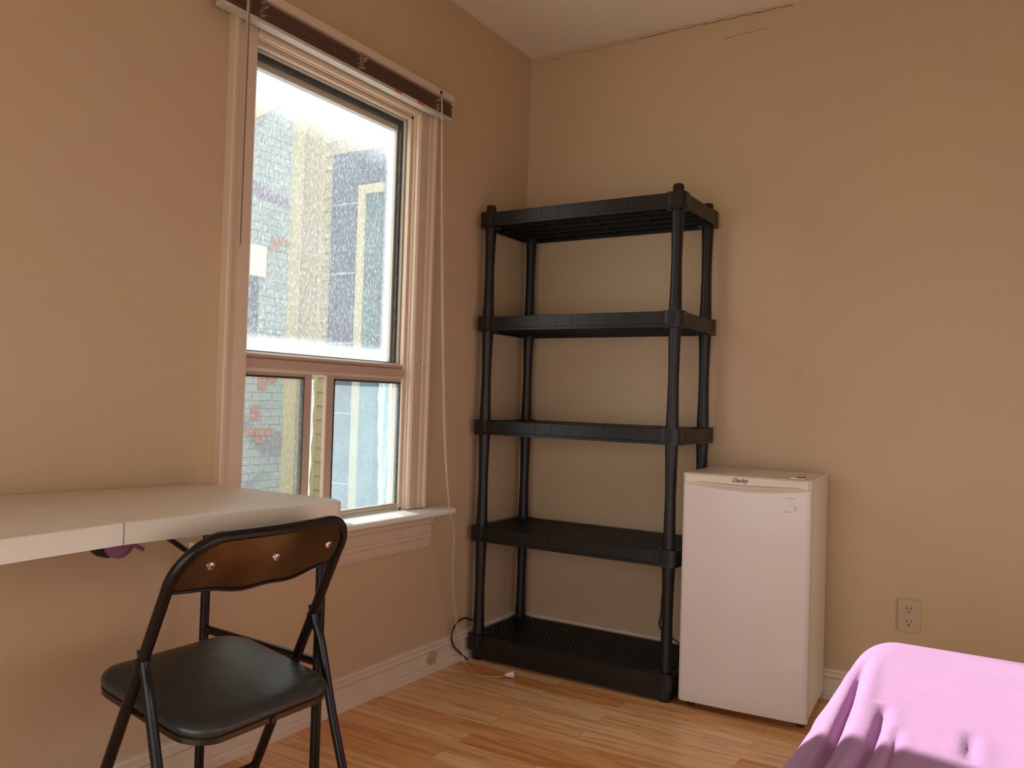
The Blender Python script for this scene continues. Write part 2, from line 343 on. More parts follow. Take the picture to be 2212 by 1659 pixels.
def base_profile(s=1):
    return [(0, 0), (0.022, 0), (0.022, 0.022), (0.015, 0.032), (0.015, 0.082), (0.019, 0.088), (0.019, 0.100), (0.012, 0.112), (0.012, 0.128), (0.006, 0.134), (0, 0.134)]
def add_base():
    b = MB()
    p = [(0.0, 0.0), (0.029, 0.0), (0.029, 0.022), (0.024, 0.030), (0.0165, 0.032), (0.0165, 0.078), (0.012, 0.080), (0.025, 0.086), (0.025, 0.100), (0.012, 0.104), (0.012, 0.112), (0.0, 0.115)]
    b.prism(p, 'y', RY, 0.0)
    o = b.build('baseboard_left', M['base'], smooth=25); struct(o)
    # chipped patch where bare wood shows
    random.seed(11); ch = MB(); n = 16; cy_, cz_ = -0.655, 0.052
    ring = [(cy_ + (0.028 + random.uniform(-.012, .012)) * math.cos(2 * math.pi * k / n), cz_ + (0.036 + random.uniform(-.010, .012)) * math.sin(2 * math.pi * k / n)) for k in range(n)]
    ch.prism(ring, 'x', 0.0160, 0.0180)
    ch.build('paint_chip', M['chip'], o)
    o.children[0]['label'] = 'brown chipped patch of bare wood'
    b = MB(); b.prism([(-x, z) for x, z in p], 'x', 0.0, RX)
    struct(b.build('baseboard_back', M['base'], smooth=25))
    b = MB(); b.prism([(RX - x, z) for x, z in p], 'y', RY, 0.0)
    struct(b.build('baseboard_right', M['base'], smooth=25))
add_base()

# ------------------------------------------------------------------ window
win = bpy.data.objects.new('window_1', None); C.objects.link(win); win['kind'] = 'structure'
win.location = (0, -1.24, 0.63); WL = win.location.copy()
def wp(mb, name, m, par=win, label=None, **k):
    o = mb.build(name, m, par, **k)
    if par is win: off(o, WL)
    if label: o['label'] = label
    return o
# casing: outer back band + flat board, left, right and head
def casing_side(ya, yb):      # ya = outer edge, yb = inner edge
    s = 1 if yb > ya else -1
    b = MB()
    prof = [(0, ya), (0.026, ya), (0.030, ya + s * .004), (0.030, ya + s * .014), (0.022, ya + s * .020), (0.020, ya + s * .038), (0.016, ya + s * .042), (0.018, ya + s * .048), (0.018, yb - s * .008), (0.012, yb), (0, yb)]
    b.prism(prof, 'z', 0.66, 2.27)
    return b
wp(casing_side(-1.728, -1.632), 'casing', M['trim'], smooth=25)
wp(casing_side(-0.742, -0.842), 'casing', M['trim'], smooth=25)
b = MB(); b.prism([(0, 2.165), (0.012, 2.165), (0.018, 2.173), (0.018, 2.225), (0.022, 2.235), (0.030, 2.245), (0.030, 2.268), (0, 2.27)], 'y', -1.6325, -0.8415)
wp(b, 'casing', M['trim'], smooth=25)
# jamb liners and stops inside the opening
J = MB()
J.box(-0.084, 0.0, WY0, WY0 + .012, 0.655, WZ1).box(-0.084, 0.0, WY1 - .012, WY1, 0.655, WZ1).box(-0.084, 0.0, WY0, WY1, WZ1 - .014, WZ1)
J.box(-0.030, -0.012, WY0 + .012, WY0 + .026, 0.655, WZ1 - .014).box(-0.030, -0.012, WY1 - .026, WY1 - .012, 0.655, WZ1 - .014).box(-0.030, -0.012, WY0 + .012, WY1 - .012, WZ1 - .028, WZ1 - .014)
wp(J, 'jamb', M['trim'], bevel=.002)
# stool (inner sill) and stepped apron
b = MB(); b.prism([(0.0, 0.632), (0.0, 0.657), (0.098, 0.657), (0.106, 0.653), (0.108, 0.645), (0.104, 0.636), (0.096, 0.632)], 'y', -1.80, -0.655)
b.box(-0.10, 0.0, WY0 + .001, WY1 - .001, 0.632, 0.657)
wp(b, 'sill', M['sill'], smooth=30)
b = MB(); b.prism([(0, 0.50), (0.012, 0.502), (0.016, 0.515), (0.016, 0.535), (0.024, 0.541), (0.024, 0.555), (0.019, 0.559), (0.021, 0.590), (0.030, 0.597), (0.034, 0.612), (0.044, 0.620), (0.048, 0.632), (0, 0.632)], 'y', -1.76, -0.695)
wp(b, 'apron', M['trim'], smooth=25)
# ribbed aluminium track on the sill in front of the sliding panes
b = MB().box(-0.075, -0.012, WY0 + .012, WY1 - .012, 0.657, 0.664)
for k in range(3): b.box(-0.070 + k * .022, -0.067 + k * .022, WY0 + .012, WY1 - .012, 0.664, 0.674)
wp(b, 'sill_track', M['sash'])
# fixed upper light: white vinyl frame, black gasket, dusty glass
def ring(x0, x1, ya, yb, za, zb, w, wt=None):
    wt = wt or w
    return MB().box(x0, x1, ya, ya + w, za, zb).box(x0, x1, yb - w, yb, za, zb).box(x0, x1, ya + w, yb - w, zb - wt, zb).box(x0, x1, ya + w, yb - w, za, za + w)
fy0, fy1 = WY0 + .012, WY1 - .012
up = wp(ring(-0.084, -0.034, fy0, fy1, 1.166, WZ1 - .014, .020), 'upper_sash', M['sash'], bevel=.002)
wp(ring(-0.083, -0.045, fy0 + .020, fy1 - .020, 1.205, WZ1 - .034, .011, .016), 'gasket', M['gasket'], up); off(up.children[-1], (0, 0, 0))
wp(ring(-0.083, -0.060, fy0 + .031, fy1 - .031, 1.206, WZ1 - .050, .009, .022), 'glazing_bead', M['sash'], up)
wp(MB().box(-0.074, -0.070, fy0 + .025, fy1 - .025, 1.19, WZ1 - .04), 'pane', M['glass_top'], up)
# mullion between upper light and the sliding panes
b = MB(); b.prism([(-0.084, 1.150), (-0.084, 1.212), (-0.030, 1.212), (-0.016, 1.204), (-0.016, 1.196), (-0.022, 1.192), (-0.010, 1.188), (-0.010, 1.160), (-0.020, 1.150)], 'y', fy0, fy1)
wp(b, 'mullion', M['alu'], smooth=25)
# lower sliding sashes
def slider(name, x0, ya, yb, wl_, wr_, glass, fr):
    o = wp(MB().box(x0, x0 + .016, ya, ya + wl_, 0.668, 1.152).box(x0, x0 + .016, yb - wr_, yb, 0.668, 1.152).box(x0, x0 + .016, ya + wl_, yb - wr_, 0.668, 0.682).box(x0, x0 + .016, ya + wl_, yb - wr_, 1.140, 1.152), name, fr, bevel=.0015)
    wp(MB().box(x0 + .006, x0 + .010, ya + wl_, yb - wr_, 0.682, 1.140), 'pane', glass, o)
    g = .004
    wp(MB().box(x0 - .001, x0 + .018, ya + wl_, ya + wl_ + g, 0.682, 1.140).box(x0 - .001, x0 + .018, yb - wr_ - g, yb - wr_, 0.682, 1.140).box(x0 - .001, x0 + .018, ya + wl_, yb - wr_, 1.134, 1.140), 'gasket', M['gasket'], o)
    return o
slider('sliding_sash', -0.062, fy0, -1.300, .020, .036, M['glass_clear'], M['alu'])
slider('sliding_sash', -0.040, -1.252, fy1, .034, .012, M['glass_blue'], M['alu'])
# crinkled plastic film hanging beside the right-hand pane and in the gap
def film(ya, yb, x, nm, seed):
    random.seed(seed); ph = [random.uniform(0, 6) for _ in range(4)]
    def fn(u, v):
        y = ya + (yb - ya) * u; z = 0.672 + (1.135 - 0.672) * v
        a = 0.006 * math.sin(95 * (y - ya) + ph[0] + 2.5 * v) + 0.004 * math.sin(230 * (y - ya) + ph[1] - 3 * v) + .003 * math.sin(60 * (y + z) + ph[2])
        return (x + a, y, z)
    o = wp(MB().grid(fn, 40, 16), nm, M['film'], smooth=60); return o
film(-0.935, -0.862, -0.060, 'plastic_film', 4)
film(-1.296, -1.256, -0.085, 'plastic_film', 9)
# small latch hole plug on the right casing
wp(MB().tube([(0.016, -0.775, 1.2), (0.022, -0.775, 1.2)], .003, 8), 'casing_nail', M['dark'])

# ------------------------------------------------------------------ venetian blind, pulled up
BL = (0.02, -1.25, 2.18)
blind = empty('venetian_blind', BL, 'raised slatted blind stacked at the top of the window', 'blind')
def bp_(mb, name, m, par=blind, label=None, **k):
    o = mb.build(name, m, par, **k)
    if par is blind: off(o, BL)
    if label: o['label'] = label
    return o
by0, by1 = -1.805, -0.700
b = MB(); b.prism([(0.030, 2.247), (0.030, 2.276), (0.070, 2.276), (0.074, 2.272), (0.074, 2.251), (0.070, 2.247)], 'y', by0 + .006, by1 - .004)
bp_(b, 'headrail', M['trim'], smooth=30)
random.seed(5)
zs = 2.190
for k in range(14):
    dz = 0.0039; jx = random.uniform(-.0015, .0015); t = random.uniform(-.0006, .0006)
    b = MB(); n = 6
    def fn(u, v, zs=zs, jx=jx, t=t):
        x = 0.034 + jx + 0.028 * u; y = by0 + (by1 - by0) * v
        return (x, y, zs + 0.0012 * math.sin(math.pi * u) + t * math.cos(9 * v + k))
    b.grid(fn, 3, 12)
    o = bp_(b, 'slat', M['slat'], solid=.0009)
    zs += dz
b = MB(); b.prism([(0.032, 2.176), (0.032, 2.186), (0.035, 2.189), (0.061, 2.189), (0.064, 2.186), (0.064, 2.176)], 'y', by0, by1)
bp_(b, 'bottom_rail', M['sash'], smooth=30)
# bunched ladder cords
random.seed(8)
for yc in (-1.66, -1.23, -0.80):
    b = MB()
    for k in range(16):
        z = 2.190 + k * .0036; y = yc + random.uniform(-.012, .012)
        pts = [(0.060, y, z), (0.071 + random.uniform(0, .006), y + random.uniform(-.01, .01), z + .003), (0.060, y + random.uniform(-.016, .016), z + .006)]
        b.tube(smooth_path(pts, 4), .0009, 5)
    bp_(b, 'ladder_cord', M['ladder'])
# stickers on the underside/front of bottom rail
bp_(MB().box(0.0642, 0.0650, -1.055, -1.015, 2.177, 2.187), 'warning_label', M['sticker'])
bp_(MB().box(0.0642, 0.0650, -1.013, -0.925, 2.177, 2.187), 'warning_label', M['stickerwhite'])
bp_(MB().box(0.0642, 0.0650, -0.923, -0.880, 2.177, 2.187), 'warning_label', M['sticker'])
# tilt wand and its thin hanging end on the left
w = bp_(MB().tube([(0.080, -1.737, 2.262), (0.088, -1.737, 2.20), (0.088, -1.7385, 1.50)], [.0045, .0045, .0040], 6), 'tilt_wand', M['wand'])
bp_(MB().tube([(0.0945, -1.7370, 2.24), (0.0945, -1.7385, 1.505)], .0014, 6), 'cord', M['wanddark'], w)
bp_(MB().box(0.072, 0.082, -1.742, -1.732, 2.245, 2.27), 'wand_hook', M['sash'])
# lift cord: straight down to the sill, then on to the floor
def cordpath(dy, dx=0.0):
    return smooth_path([(0.077, -0.795 + dy, 2.258), (0.082, -0.795 + dy, 2.15), (0.086 + dx, -0.764 + dy * .6, 1.5), (0.096 + dx, -0.733 + dy * .5, 0.95), (0.112, -0.705 + dy * .5, 0.664), (0.100, -0.655 + dy, 0.56), (0.070, -0.610 + dy, 0.36), (0.052 + dx, -0.545 + dy, 0.16), (0.052 + dx * 2, -0.505 + dy, 0.07), (0.062 + dx * 2, -0.500 - dy, 0.012), (0.095 + dx * 2, -0.520, 0.005), (0.150, -0.566, 0.004), (0.200, -0.590, 0.004), (0.250, -0.568, 0.004), (0.292, -0.543, 0.008)], 8)
b = MB().tube(cordpath(0), .0014, 6).tube(cordpath(0.006, 0.004), .0013, 6)
lc = bp_(b, 'lift_cord', M['cord'])
bp_(MB().tube([(0.290, -0.544, 0.012), (0.300, -0.539, 0.013), (0.322, -0.528, 0.016)], [.004, .008, .0145], 14), 'tassel', M['tassel'], lc)
bp_(MB().tube([(0.0745, -0.795, 2.262), (0.079, -0.795, 2.252)], .005, 8), 'cord_lock', M['dark'])

# ------------------------------------------------------------------ shelving unit
SX, SY, TH, SW, SD, ST = 0.0294, -0.0232, -0.00465, 0.9028, 0.4109, 0.0587
SZ = [0.1028, 0.5523, 0.9978, 1.4320, 1.8711]
shelf = empty('shelving_unit', (SX, SY, 0), 'tall black plastic five-tier shelving unit in the corner beside the fridge', 'shelves')
shelf.rotation_euler = (0, 0, TH)
def make_plate():
    """local: x 0..SW, y -SD..0, z -ST..0"""
    b = MB(); t = .004
    out = rrect(0, SW, -SD, 0, .035, 5); inn = rrect(t, SW - t, -SD + t, -t, .031, 5); inl = rrect(.018, SW - .018, -SD + .018, -.018, .02, 5)
    n = len(out)
    rings = [(inl, -.007), (inl, -.0015), (inn, 0), (out, -.002), (out, -ST + .012), ([(x + (0.003 if x > SW / 2 else -.003), y + (.003 if y > -SD / 2 else -.003)) for x, y in out], -ST + .010), ([(x + (0.003 if x > SW / 2 else -.003), y + (.003 if y > -SD / 2 else -.003)) for x, y in out], -ST), (inn, -ST), (inn, -.007)]
    vs = []; fs = []
    for rg, z in rings: vs += [(x, y, z) for x, y in rg]
    for k in range(len(rings)):
        a = k * n; c = ((k + 1) % len(rings)) * n
        fs += [(a + i, a + (i + 1) % n, c + (i + 1) % n, c + i) for i in range(n)]
    b.add(vs, fs)
    # shallow moulded upright marks on the long faces
    for k in range(1, 12):
        x = SW * k / 12
        b.box(x - .0012, x + .0012, -SD - .0012, -SD, -ST + .014, -.004)
    # corner collars
    for cx_, cy_ in ((.036, -.036), (SW - .036, -.036), (.036, -SD + .036), (SW - .036, -SD + .036)):
        b.prism(rrect(cx_ - .0375, cx_ + .0375, cy_ - .0375, cy_ + .0375, .020, 4), 'z', -ST - .001, .0025)
    return b
def make_lattice():
    b = MB(); z0, z1 = -.009, -.002
    y = -SD + .020; rows = []
    while y < -.018: rows.append(y); y += .0155
    for y in rows: b.box(.018, SW - .018, y - .0022, y + .0022, z0, z1)
    for i, y in enumerate(rows[:-1]):
        x = .03 + (0.0115 if i % 2 else 0)
        while x < SW - .03:
            b.box(x - .0022, x + .0022, y, y + .0155, z0, z1); x += .0235
    return b
def make_ribs():
    b = MB()
    for k in range(1, 5):
        y = -SD * k / 5; b.box(.01, SW - .01, y - .002, y + .002, -ST + .006, -.009)
    for k in range(1, 4):
        x = SW * k / 4; b.box(x - .002, x + .002, -SD + .01, -.01, -ST + .012, -.009)
    return b
for i, z in enumerate(SZ):
    if i == 0:
        p0 = make_plate().build('shelf', M['blackplastic'], shelf, smooth=35)
        g0 = make_lattice().build('lattice', M['blackplastic'], p0); r0 = make_ribs().build('rib', M['blackplastic'], p0)
        p = p0
    else:
        p = p0.copy(); C.objects.link(p); p.parent = shelf
        for c in (g0, r0):
            d = c.copy(); C.objects.link(d); d.parent = p
    p.location = (0, 0, z)
STRIP = MB(); _o = rrect(.010, SW - .010, -SD + .010, -.010, .03, 5); _i = rrect(.014, SW - .014, -SD + .014, -.014, .027, 5); _n = len(_o)
STRIP.add([(x, y, .010) for x, y in _o] + [(x, y, SZ[0] - ST + .001) for x, y in _o] + [(x, y, SZ[0] - ST + .001) for x, y in _i] + [(x, y, .010) for x, y in _i], [(a * _n + i, a * _n + (i + 1) % _n, ((a + 1) % 4) * _n + (i + 1) % _n, ((a + 1) % 4) * _n + i) for a in range(4) for i in range(_n)])
STRIP.build('base_dark_strip', M['blackplastic'], shelf, smooth=35)  # black strip added to darken the gap under the lowest shelf
posts = ((.036, -.036), (SW - .036, -.036), (.036, -SD + .036), (SW - .036, -SD + .036))
def post_mesh(L):
    prof = [(0, .0240), (.03, .0235), (.06, .0222), (L * .5, .0198), (L - .06, .0222), (L - .03, .0235), (L, .0240)]
    return MB().tube([(0, 0, h) for h, r in prof], [r for h, r in prof], 20)
pm = None
for i in range(4):
    z0, z1 = SZ[i] + .002, SZ[i + 1] - ST
    for (px_, py_) in posts:
        if pm is None:
            o = post_mesh(z1 - z0).build('post', M['blackplastic'], shelf, smooth=40); pm = o
            L0 = z1 - z0
        else:
            o = pm.copy(); C.objects.link(o); o.parent = shelf
        o.location = (px_, py_, z0); o.scale = (1, 1, (z1 - z0) / L0)
for (px_, py_) in posts:
    o = MB().tube([(px_, py_, SZ[4] + .002), (px_, py_, SZ[4] + .030), (px_, py_, SZ[4] + .036)], [.0215, .0210, .017], 20).build('post_cap', M['blackplastic'], shelf, smooth=40)
    o = MB().tube([(px_, py_, 0), (px_, py_, .006), (px_, py_, SZ[0] - ST)], [.022, .024, .022], 20).build('foot', M['blackplastic'], shelf, smooth=40)

# ------------------------------------------------------------------ fridge
FR = (0.957, -0.453, 0); FW, FD, FH = 0.443, 0.355, 0.846; DT = 0.045
fridge = empty('mini_fridge', FR, 'small white single-door fridge on the floor right of the black shelves', 'fridge')
fridge.rotation_euler = (0, 0, R(3.0))
# local: x 0..FW, y 0 (door face)..; z up
b = MB(); b.prism(rrect(0.002, FW - .002, DT + .008, DT + FD, .008, 4), 'z', .035, FH - .012)
b.build('cabinet', M['fridgeside'], fridge, bevel=.002, smooth=40)
b = MB(); b.prism(rrect(0.0, FW, DT + .004, DT + FD + .004, .01, 4), 'z', FH - .012, FH - .001)
b.build('top_panel', M['fridgeside'], fridge, bevel=.003)
MB().box(.008, FW - .008, DT - .002, DT + .010, .05, FH - .02).build('door_seal', M['seal'], fridge)
# door: front slightly crowned, rounded hinge edge, curved scooped handle at the top
def door():
    b = MB(); nu = 28
    zl = [.032, .036, .045]; z = .045
    while z < FH - .085: z += .05; zl.append(min(z, FH - .085))
    vs = []
    def face_y(u):
        x = u
        e = min(u, 1 - u) * FW
        rr = .016
        return (rr - math.sqrt(max(rr * rr - (rr - e) ** 2, 0)) if e < rr else 0) + .004 * (2 * u - 1) ** 2
    us = sorted(set([0, .004, .010, .018, .028, .04] + [k / nu for k in range(2, nu - 1)] + [.96, .972, .982, .990, .996, 1]))
    zs_ = [.030, .033, .040] + [.04 + (FH - .055 - .04) * k / 14 for k in range(1, 15)]
    front = [[(u * FW, face_y(u) + (.006 if z < .031 else .002 if z < .034 else 0), min(z, 99)) for u in us] for z in zs_]
    # upper boundary follows the curve of the handle lip
    for j, u in enumerate(us):
        front[-1][j] = (u * FW, face_y(u), lip(u))
    n = len(us); vs = [p for row in front for p in row]; m_ = len(front)
    fs = [(i * n + j, i * n + j + 1, (i + 1) * n + j + 1, (i + 1) * n + j) for i in range(m_ - 1) for j in range(n - 1)]
    o = len(vs)
    # back and sides
    vs += [(0, DT - .002, .030), (FW, DT - .002, .030)] + [(u * FW, DT - .002, lip(u)) for u in us]
    fs += [tuple([o, o + 1] + list(range(n - 1, -1, -1)))]
    fs += [tuple([o] + [i * n for i in range(m_)] + [o + 2]), tuple([o + 1] + [i * n + n - 1 for i in range(m_)] + [o + 2 + n - 1])]
    fs += [((m_ - 1) * n + j, (m_ - 1) * n + j + 1, o + 2 + j + 1, o + 2 + j) for j in range(n - 1)]
    fs += [tuple([o, o + 1] + [o + 2 + j for j in range(n - 1, -1, -1)])]
    b.add(vs, fs); return b
def lip(u):   # height of the lower edge of the trim across the door
    return FH - .034 - .026 * math.sin(math.pi * min(max(u, 0), 1) * .82 + .25) + .006
dr = door().build('door', M['fridge'], fridge, smooth=30)
def trim():
    b = MB(); nu = 40; vs = []; fs = []
    for i in range(nu + 1):
        u = i / nu; x = u * FW; l_ = lip(u)
        e = min(u, 1 - u) * FW; ry = .016 - math.sqrt(max(.016 ** 2 - (.016 - e) ** 2, 0)) if e < .016 else 0
        scoop = .018 * max(0, math.sin(math.pi * min(max((u - .10) / .84, 0), 1))) ** .45 if .10 < u < .94 else 0
        h = .014 * (scoop / .018)
        prof = [(DT - .002, l_ + .0005), (ry + .001, l_ + .0005), (ry - .001, l_ + .003), (ry + .001, l_ + .006), (ry + scoop, l_ + .007), (ry + scoop * .8, l_ + .007 + h * .7), (ry, l_ + .009 + h), (ry - .001, FH - .006), (ry + .006, FH - .001), (DT - .002, FH)]
        vs += [(x, y, z) for y, z in prof]
    k = 10
    for i in range(nu):
        fs += [(i * k + j, i * k + (j + 1) % k, (i + 1) * k + (j + 1) % k, (i + 1) * k + j) for j in range(k)]
    fs += [tuple(range(k)), tuple(nu * k + j for j in range(k))]
    return b.add(vs, fs)
hd = trim().build('handle', M['fridgetrim'], dr, smooth=30)
# dark shadow gap line moulded under the handle
# hinge cover
MB().box(.372, .418, .012, .062, FH, FH + .006).build('hinge', M['fridgetrim'], fridge, bevel=.002)
b = MB(); b.box(.392, .408, .008, .020, FH + .0062, FH + .0085); b.tube([(.412, .035, FH + .004), (.412, .035, FH + .009)], .0045, 8)
b.build('hinge_screw', M['dark'], fridge)
# script badge
def text(s, size, loc, rot, m, name, par, shear=0.3):
    cu = bpy.data.curves.new(name, 'FONT'); cu.body = s; cu.size = size; cu.extrude = .0003; cu.shear = shear; cu.align_x = 'CENTER'; cu.offset = .0003
    tmp = bpy.data.objects.new(name, cu); C.objects.link(tmp); bpy.context.view_layer.update()
    me = bpy.data.meshes.new_from_object(tmp.evaluated_get(bpy.context.evaluated_depsgraph_get()))
    C.objects.unlink(tmp); bpy.data.objects.remove(tmp)
    o = bpy.data.objects.new(name, me); C.objects.link(o); me.materials.clear(); me.materials.append(m); o.parent = par; o.location = loc; o.rotation_euler = rot
    return o
text('Danby', .020, (.205, -.0012, FH - .0225), (R(90), 0, 0), M['ink'], 'logo', dr)
# faint outline of a removed sticker near the hinge side
b = MB()
sx0, sz0 = .352, .735
b.box(sx0 + .004, sx0 + .036, -.0004, .003, sz0 + .046, sz0 + .0468).box(sx0, sx0 + .028, -.0004, .003, sz0, sz0 + .001).box(sx0 + .040, sx0 + .0408, -.0004, .003, sz0 + .006, sz0 + .02)
b.box(sx0 + .020, sx0 + .0225, -.0004, .003, sz0 + .034, sz0 + .036).box(sx0 + .018, sx0 + .022, -.0004, .003, sz0 + .022, sz0 + .0228)
b.build('sticker_residue', M['seal'], dr)
for x_ in (.03, FW - .03):
    for y_ in (.075, FD): MB().tube([(x_, y_, 0), (x_, y_, .036)], .014, 10).build('foot', M['dark'], fridge)
# power cord behind the shelf post
pts = smooth_path([(1.20, -.035, .16), (1.05, -.028, .10), (0.90, -.012, .08), (0.73, -.012, .14), (0.722, -.012, .22), (0.730, -.012, .34), (0.76, -.012, .48), (0.85, -.012, .52), (0.96, -.012, .45)], 8)
o = MB().tube(pts, .0035, 7).build('power_cord', M['blackcord'], None, smooth=60)
tag(o, 'thin black power cord looping behind the right side of the shelves', 'cord')

# ------------------------------------------------------------------ cables in the corner
pts = smooth_path([(0.032, -0.385, .152), (0.031, -0.415, .158), (0.030, -0.45, .172), (0.030, -0.50, .168), (0.030, -0.535, .145), (0.030, -0.545, .112), (0.032, -0.530, .074), (0.034, -0.49, .040), (0.040, -0.462, .016), (0.050, -0.450, .004)], 8)
tag(MB().tube(pts, .0035, 8).build('cable', M['blackcord'], None, smooth=60), 'black cable curling out of the corner behind the shelves onto the baseboard', 'cable')
tag(MB().tube(smooth_path([(0.0130, -0.178, .155), (0.014, -0.160, .138), (0.017, -0.118, .106), (0.03, -0.105, .100)], 5), .0022, 6).build('wire', M['cord'], None, smooth=60), 'short white wire stub poking up at the wall above the lowest shelf', 'wire')

# ------------------------------------------------------------------ outlet
OL = (1.660, 0, 0.352)
outlet = empty('wall_outlet', OL, 'two-socket electrical outlet on the back wall above the bed', 'outlet')
def oo(mb, name, m, par=outlet, **k):
    o = mb.build(name, m, par, **k)
    if par is outlet: off(o, OL)
    return o
pl = oo(MB().box(1.622, 1.698, -.008, 0, .292, .412), 'cover_plate', M['outlet'], bevel=.003)
for zc in (.375, .328):
    rc = oo(MB().prism([(x, z) for x, z in rrect(1.643, 1.677, zc - .014, zc + .014, .011, 5)], 'y', -.0098, -.007), 'socket', M['outlet'], smooth=40)
    oo(MB().box(1.6520, 1.6545, -.0102, -.009, zc - .001, zc + .010).box(1.6655, 1.6680, -.0102, -.009, zc, zc + .009).tube([(1.660, -.0103, zc - .008), (1.660, -.009, zc - .008)], .003, 10), 'slot', M['dark'], rc)
oo(MB().tube([(1.660, -.0092, .3515), (1.660, -.008, .3515)], .003, 10), 'screw', M['outlet'])

# ------------------------------------------------------------------ folding table
TB = (0.29, -2.38, 0)
table = empty('folding_table', TB, 'cream white plastic folding table against the window wall', 'table')
def tt(mb, name, m, par=table, label=None, **k):
    o = mb.build(name, m, par, **k)
    if par is table: off(o, TB)
    if label: o['label'] = label
    return o
def half(y_seam, y_end, z_seam, z_end):
    """moulded half top: rounded outer corners, lip below; linear rise from end to seam"""
    x0, x1, r, lipH = .012, .565, .055, .043
    s = 1 if y_end > y_seam else -1
    def poly(ins, rr):
        pts = []; n = 8
        pts += [(x0 + ins, y_seam), (x1 - ins, y_seam)]
        for k in range(n + 1):
            a = R(90 * k / n); pts.append((x1 - rr - ins + rr * math.cos(a), y_end - s * (rr + ins) + s * rr * math.sin(a)))
        for k in range(n + 1):
            a = R(90 + 90 * k / n); pts.append((x0 + rr + ins + rr * math.cos(a), y_end - s * (rr + ins) + s * rr * math.sin(a)))
        return pts
    def zt(y):
        t = (y - y_seam) / (y_end - y_seam); return z_seam + (z_end - z_seam) * t
    rings = [(poly(.006, r), 0.0), (poly(.002, r), -.002), (poly(0, r), -.006), (poly(0, r), -lipH), (poly(.004, r), -lipH - .001), (poly(.006, r), -lipH), (poly(.008, r - .004), -.014)]
    n = len(rings[0][0]); vs = []; fs = []
    for rg, dz in rings: vs += [(x, y, zt(y) + dz) for x, y in rg]
    for k in range(len(rings) - 1): fs += [(k * n + i, k * n + (i + 1) % n, (k + 1) * n + (i + 1) % n, (k + 1) * n + i) for i in range(n)]
    fs += [tuple(range(n)), tuple((len(rings) - 1) * n + i for i in range(n))]
    return MB().add(vs, fs)
tt(half(-2.379, -1.765, .834, .822), 'tabletop', M['table'], smooth=35)
tt(half(-2.382, -2.995, .834, .824), 'tabletop', M['table'], smooth=35)
# leg frames
for yl, sgn in ((-1.828, 1), (-2.93, -1)):
    xa, xb, zt_ = .112, .535, .776
    for x_ in (xa, xb):
        tt(MB().tube([(x_, yl, 0.012), (x_, yl, zt_)], .0125, 14), 'leg', M['blackmetal'], smooth=40)
        lg = table.children[-1]
        MB().tube([(x_, yl, 0), (x_, yl, .03)], .0145, 14).build('leg_tip', M['blackplastic'], lg, smooth=40)
    tt(MB().tube([(xa, yl, .44), (xb, yl, .43)], .011, 12), 'crossbar', M['blackmetal'], smooth=40)
    tt(MB().tube([(xa - .02, yl, zt_), (xb + .005, yl, zt_)], .011, 12), 'crossbar', M['blackmetal'], smooth=40)
    ym = yl - sgn * .20
    tt(MB().tube([((xa + xb) / 2 - .08, ym - sgn * .10, .785), (xa + .01, yl, .61)], .008, 10), 'brace', M['blackmetal'], smooth=40)
    tt(MB().tube([((xa + xb) / 2 + .06, ym, .79), (xb - .02, yl, .70)], .008, 10), 'brace', M['blackmetal'], smooth=40)
# round latch under the fold
L = tt(MB().tube([(.445, -2.312, .776), (.452, -2.312, .776)], .034, 28).tube([(.452, -2.312, .776), (.455, -2.312, .776)], [.031, .026], 28), 'fold_latch', M['purple'], label='purple round latch', smooth=40)
MB().tube([(.4535, -2.288, .768), (.4545, -2.262, .753)], .0045, 8).build('latch_lever', M['purple'], L, smooth=50)
MB().tube([(.425, -2.328, .782), (.440, -2.328, .782)], .038, 28).build('latch_disc', M['dark'], L, smooth=40)
MB().box(.4546, .4556, -2.322, -2.300, .768, .778).build('latch_slot', M['dark'], L)

# ------------------------------------------------------------------ folding chair
CH = (0.7857, -2.107, 0)
chair = empty('folding_chair', CH, 'black metal folding chair with a padded vinyl seat facing the table', 'chair')
chair.rotation_euler = (0, 0, math.pi)
# local: +x forward, +y left
uF, uT, zT, W2 = .4686, .1127, .8046, .2247
def up_at(z): return uF + (uT - uF) * z / zT
def frame_pts():
    rr = .085; pts = []
    pts.append((up_at(0.0), W2, 0.0)); pts.append((up_at(.35), W2, .35)); pts.append((up_at(.60), W2, .60))
    for k in range(0, 10):
        a = R(90 * k / 9); z = zT - rr + rr * math.sin(a); y = W2 - rr + rr * math.cos(a)
        pts.append((up_at(z) - .014 * math.sin(a), y, z))
    for t in (.6, .2, -.2, -.6):
        y = (W2 - rr) * t; pts.append((up_at(zT) - .014 - .010 * (1 - t * t), y, zT))
    for k in range(9, -1, -1):
        a = R(90 * k / 9); z = zT - rr + rr * math.sin(a); y = -(W2 - rr + rr * math.cos(a))
        pts.append((up_at(z) - .014 * math.sin(a), y, z))
    pts += [(up_at(.60), -W2, .60), (up_at(.35), -W2, .35), (up_at(0), -W2, 0)]
    return pts
fr = MB().tube(frame_pts(), .0118, 14).build('frame', M['blackmetal'], chair, smooth=50)
for s in (1, -1):
    MB().tube([(uF, s * W2, 0), (up_at(.03), s * W2, .03)], .0145, 12).build('foot_cap', M['blackplastic'], fr, smooth=50)
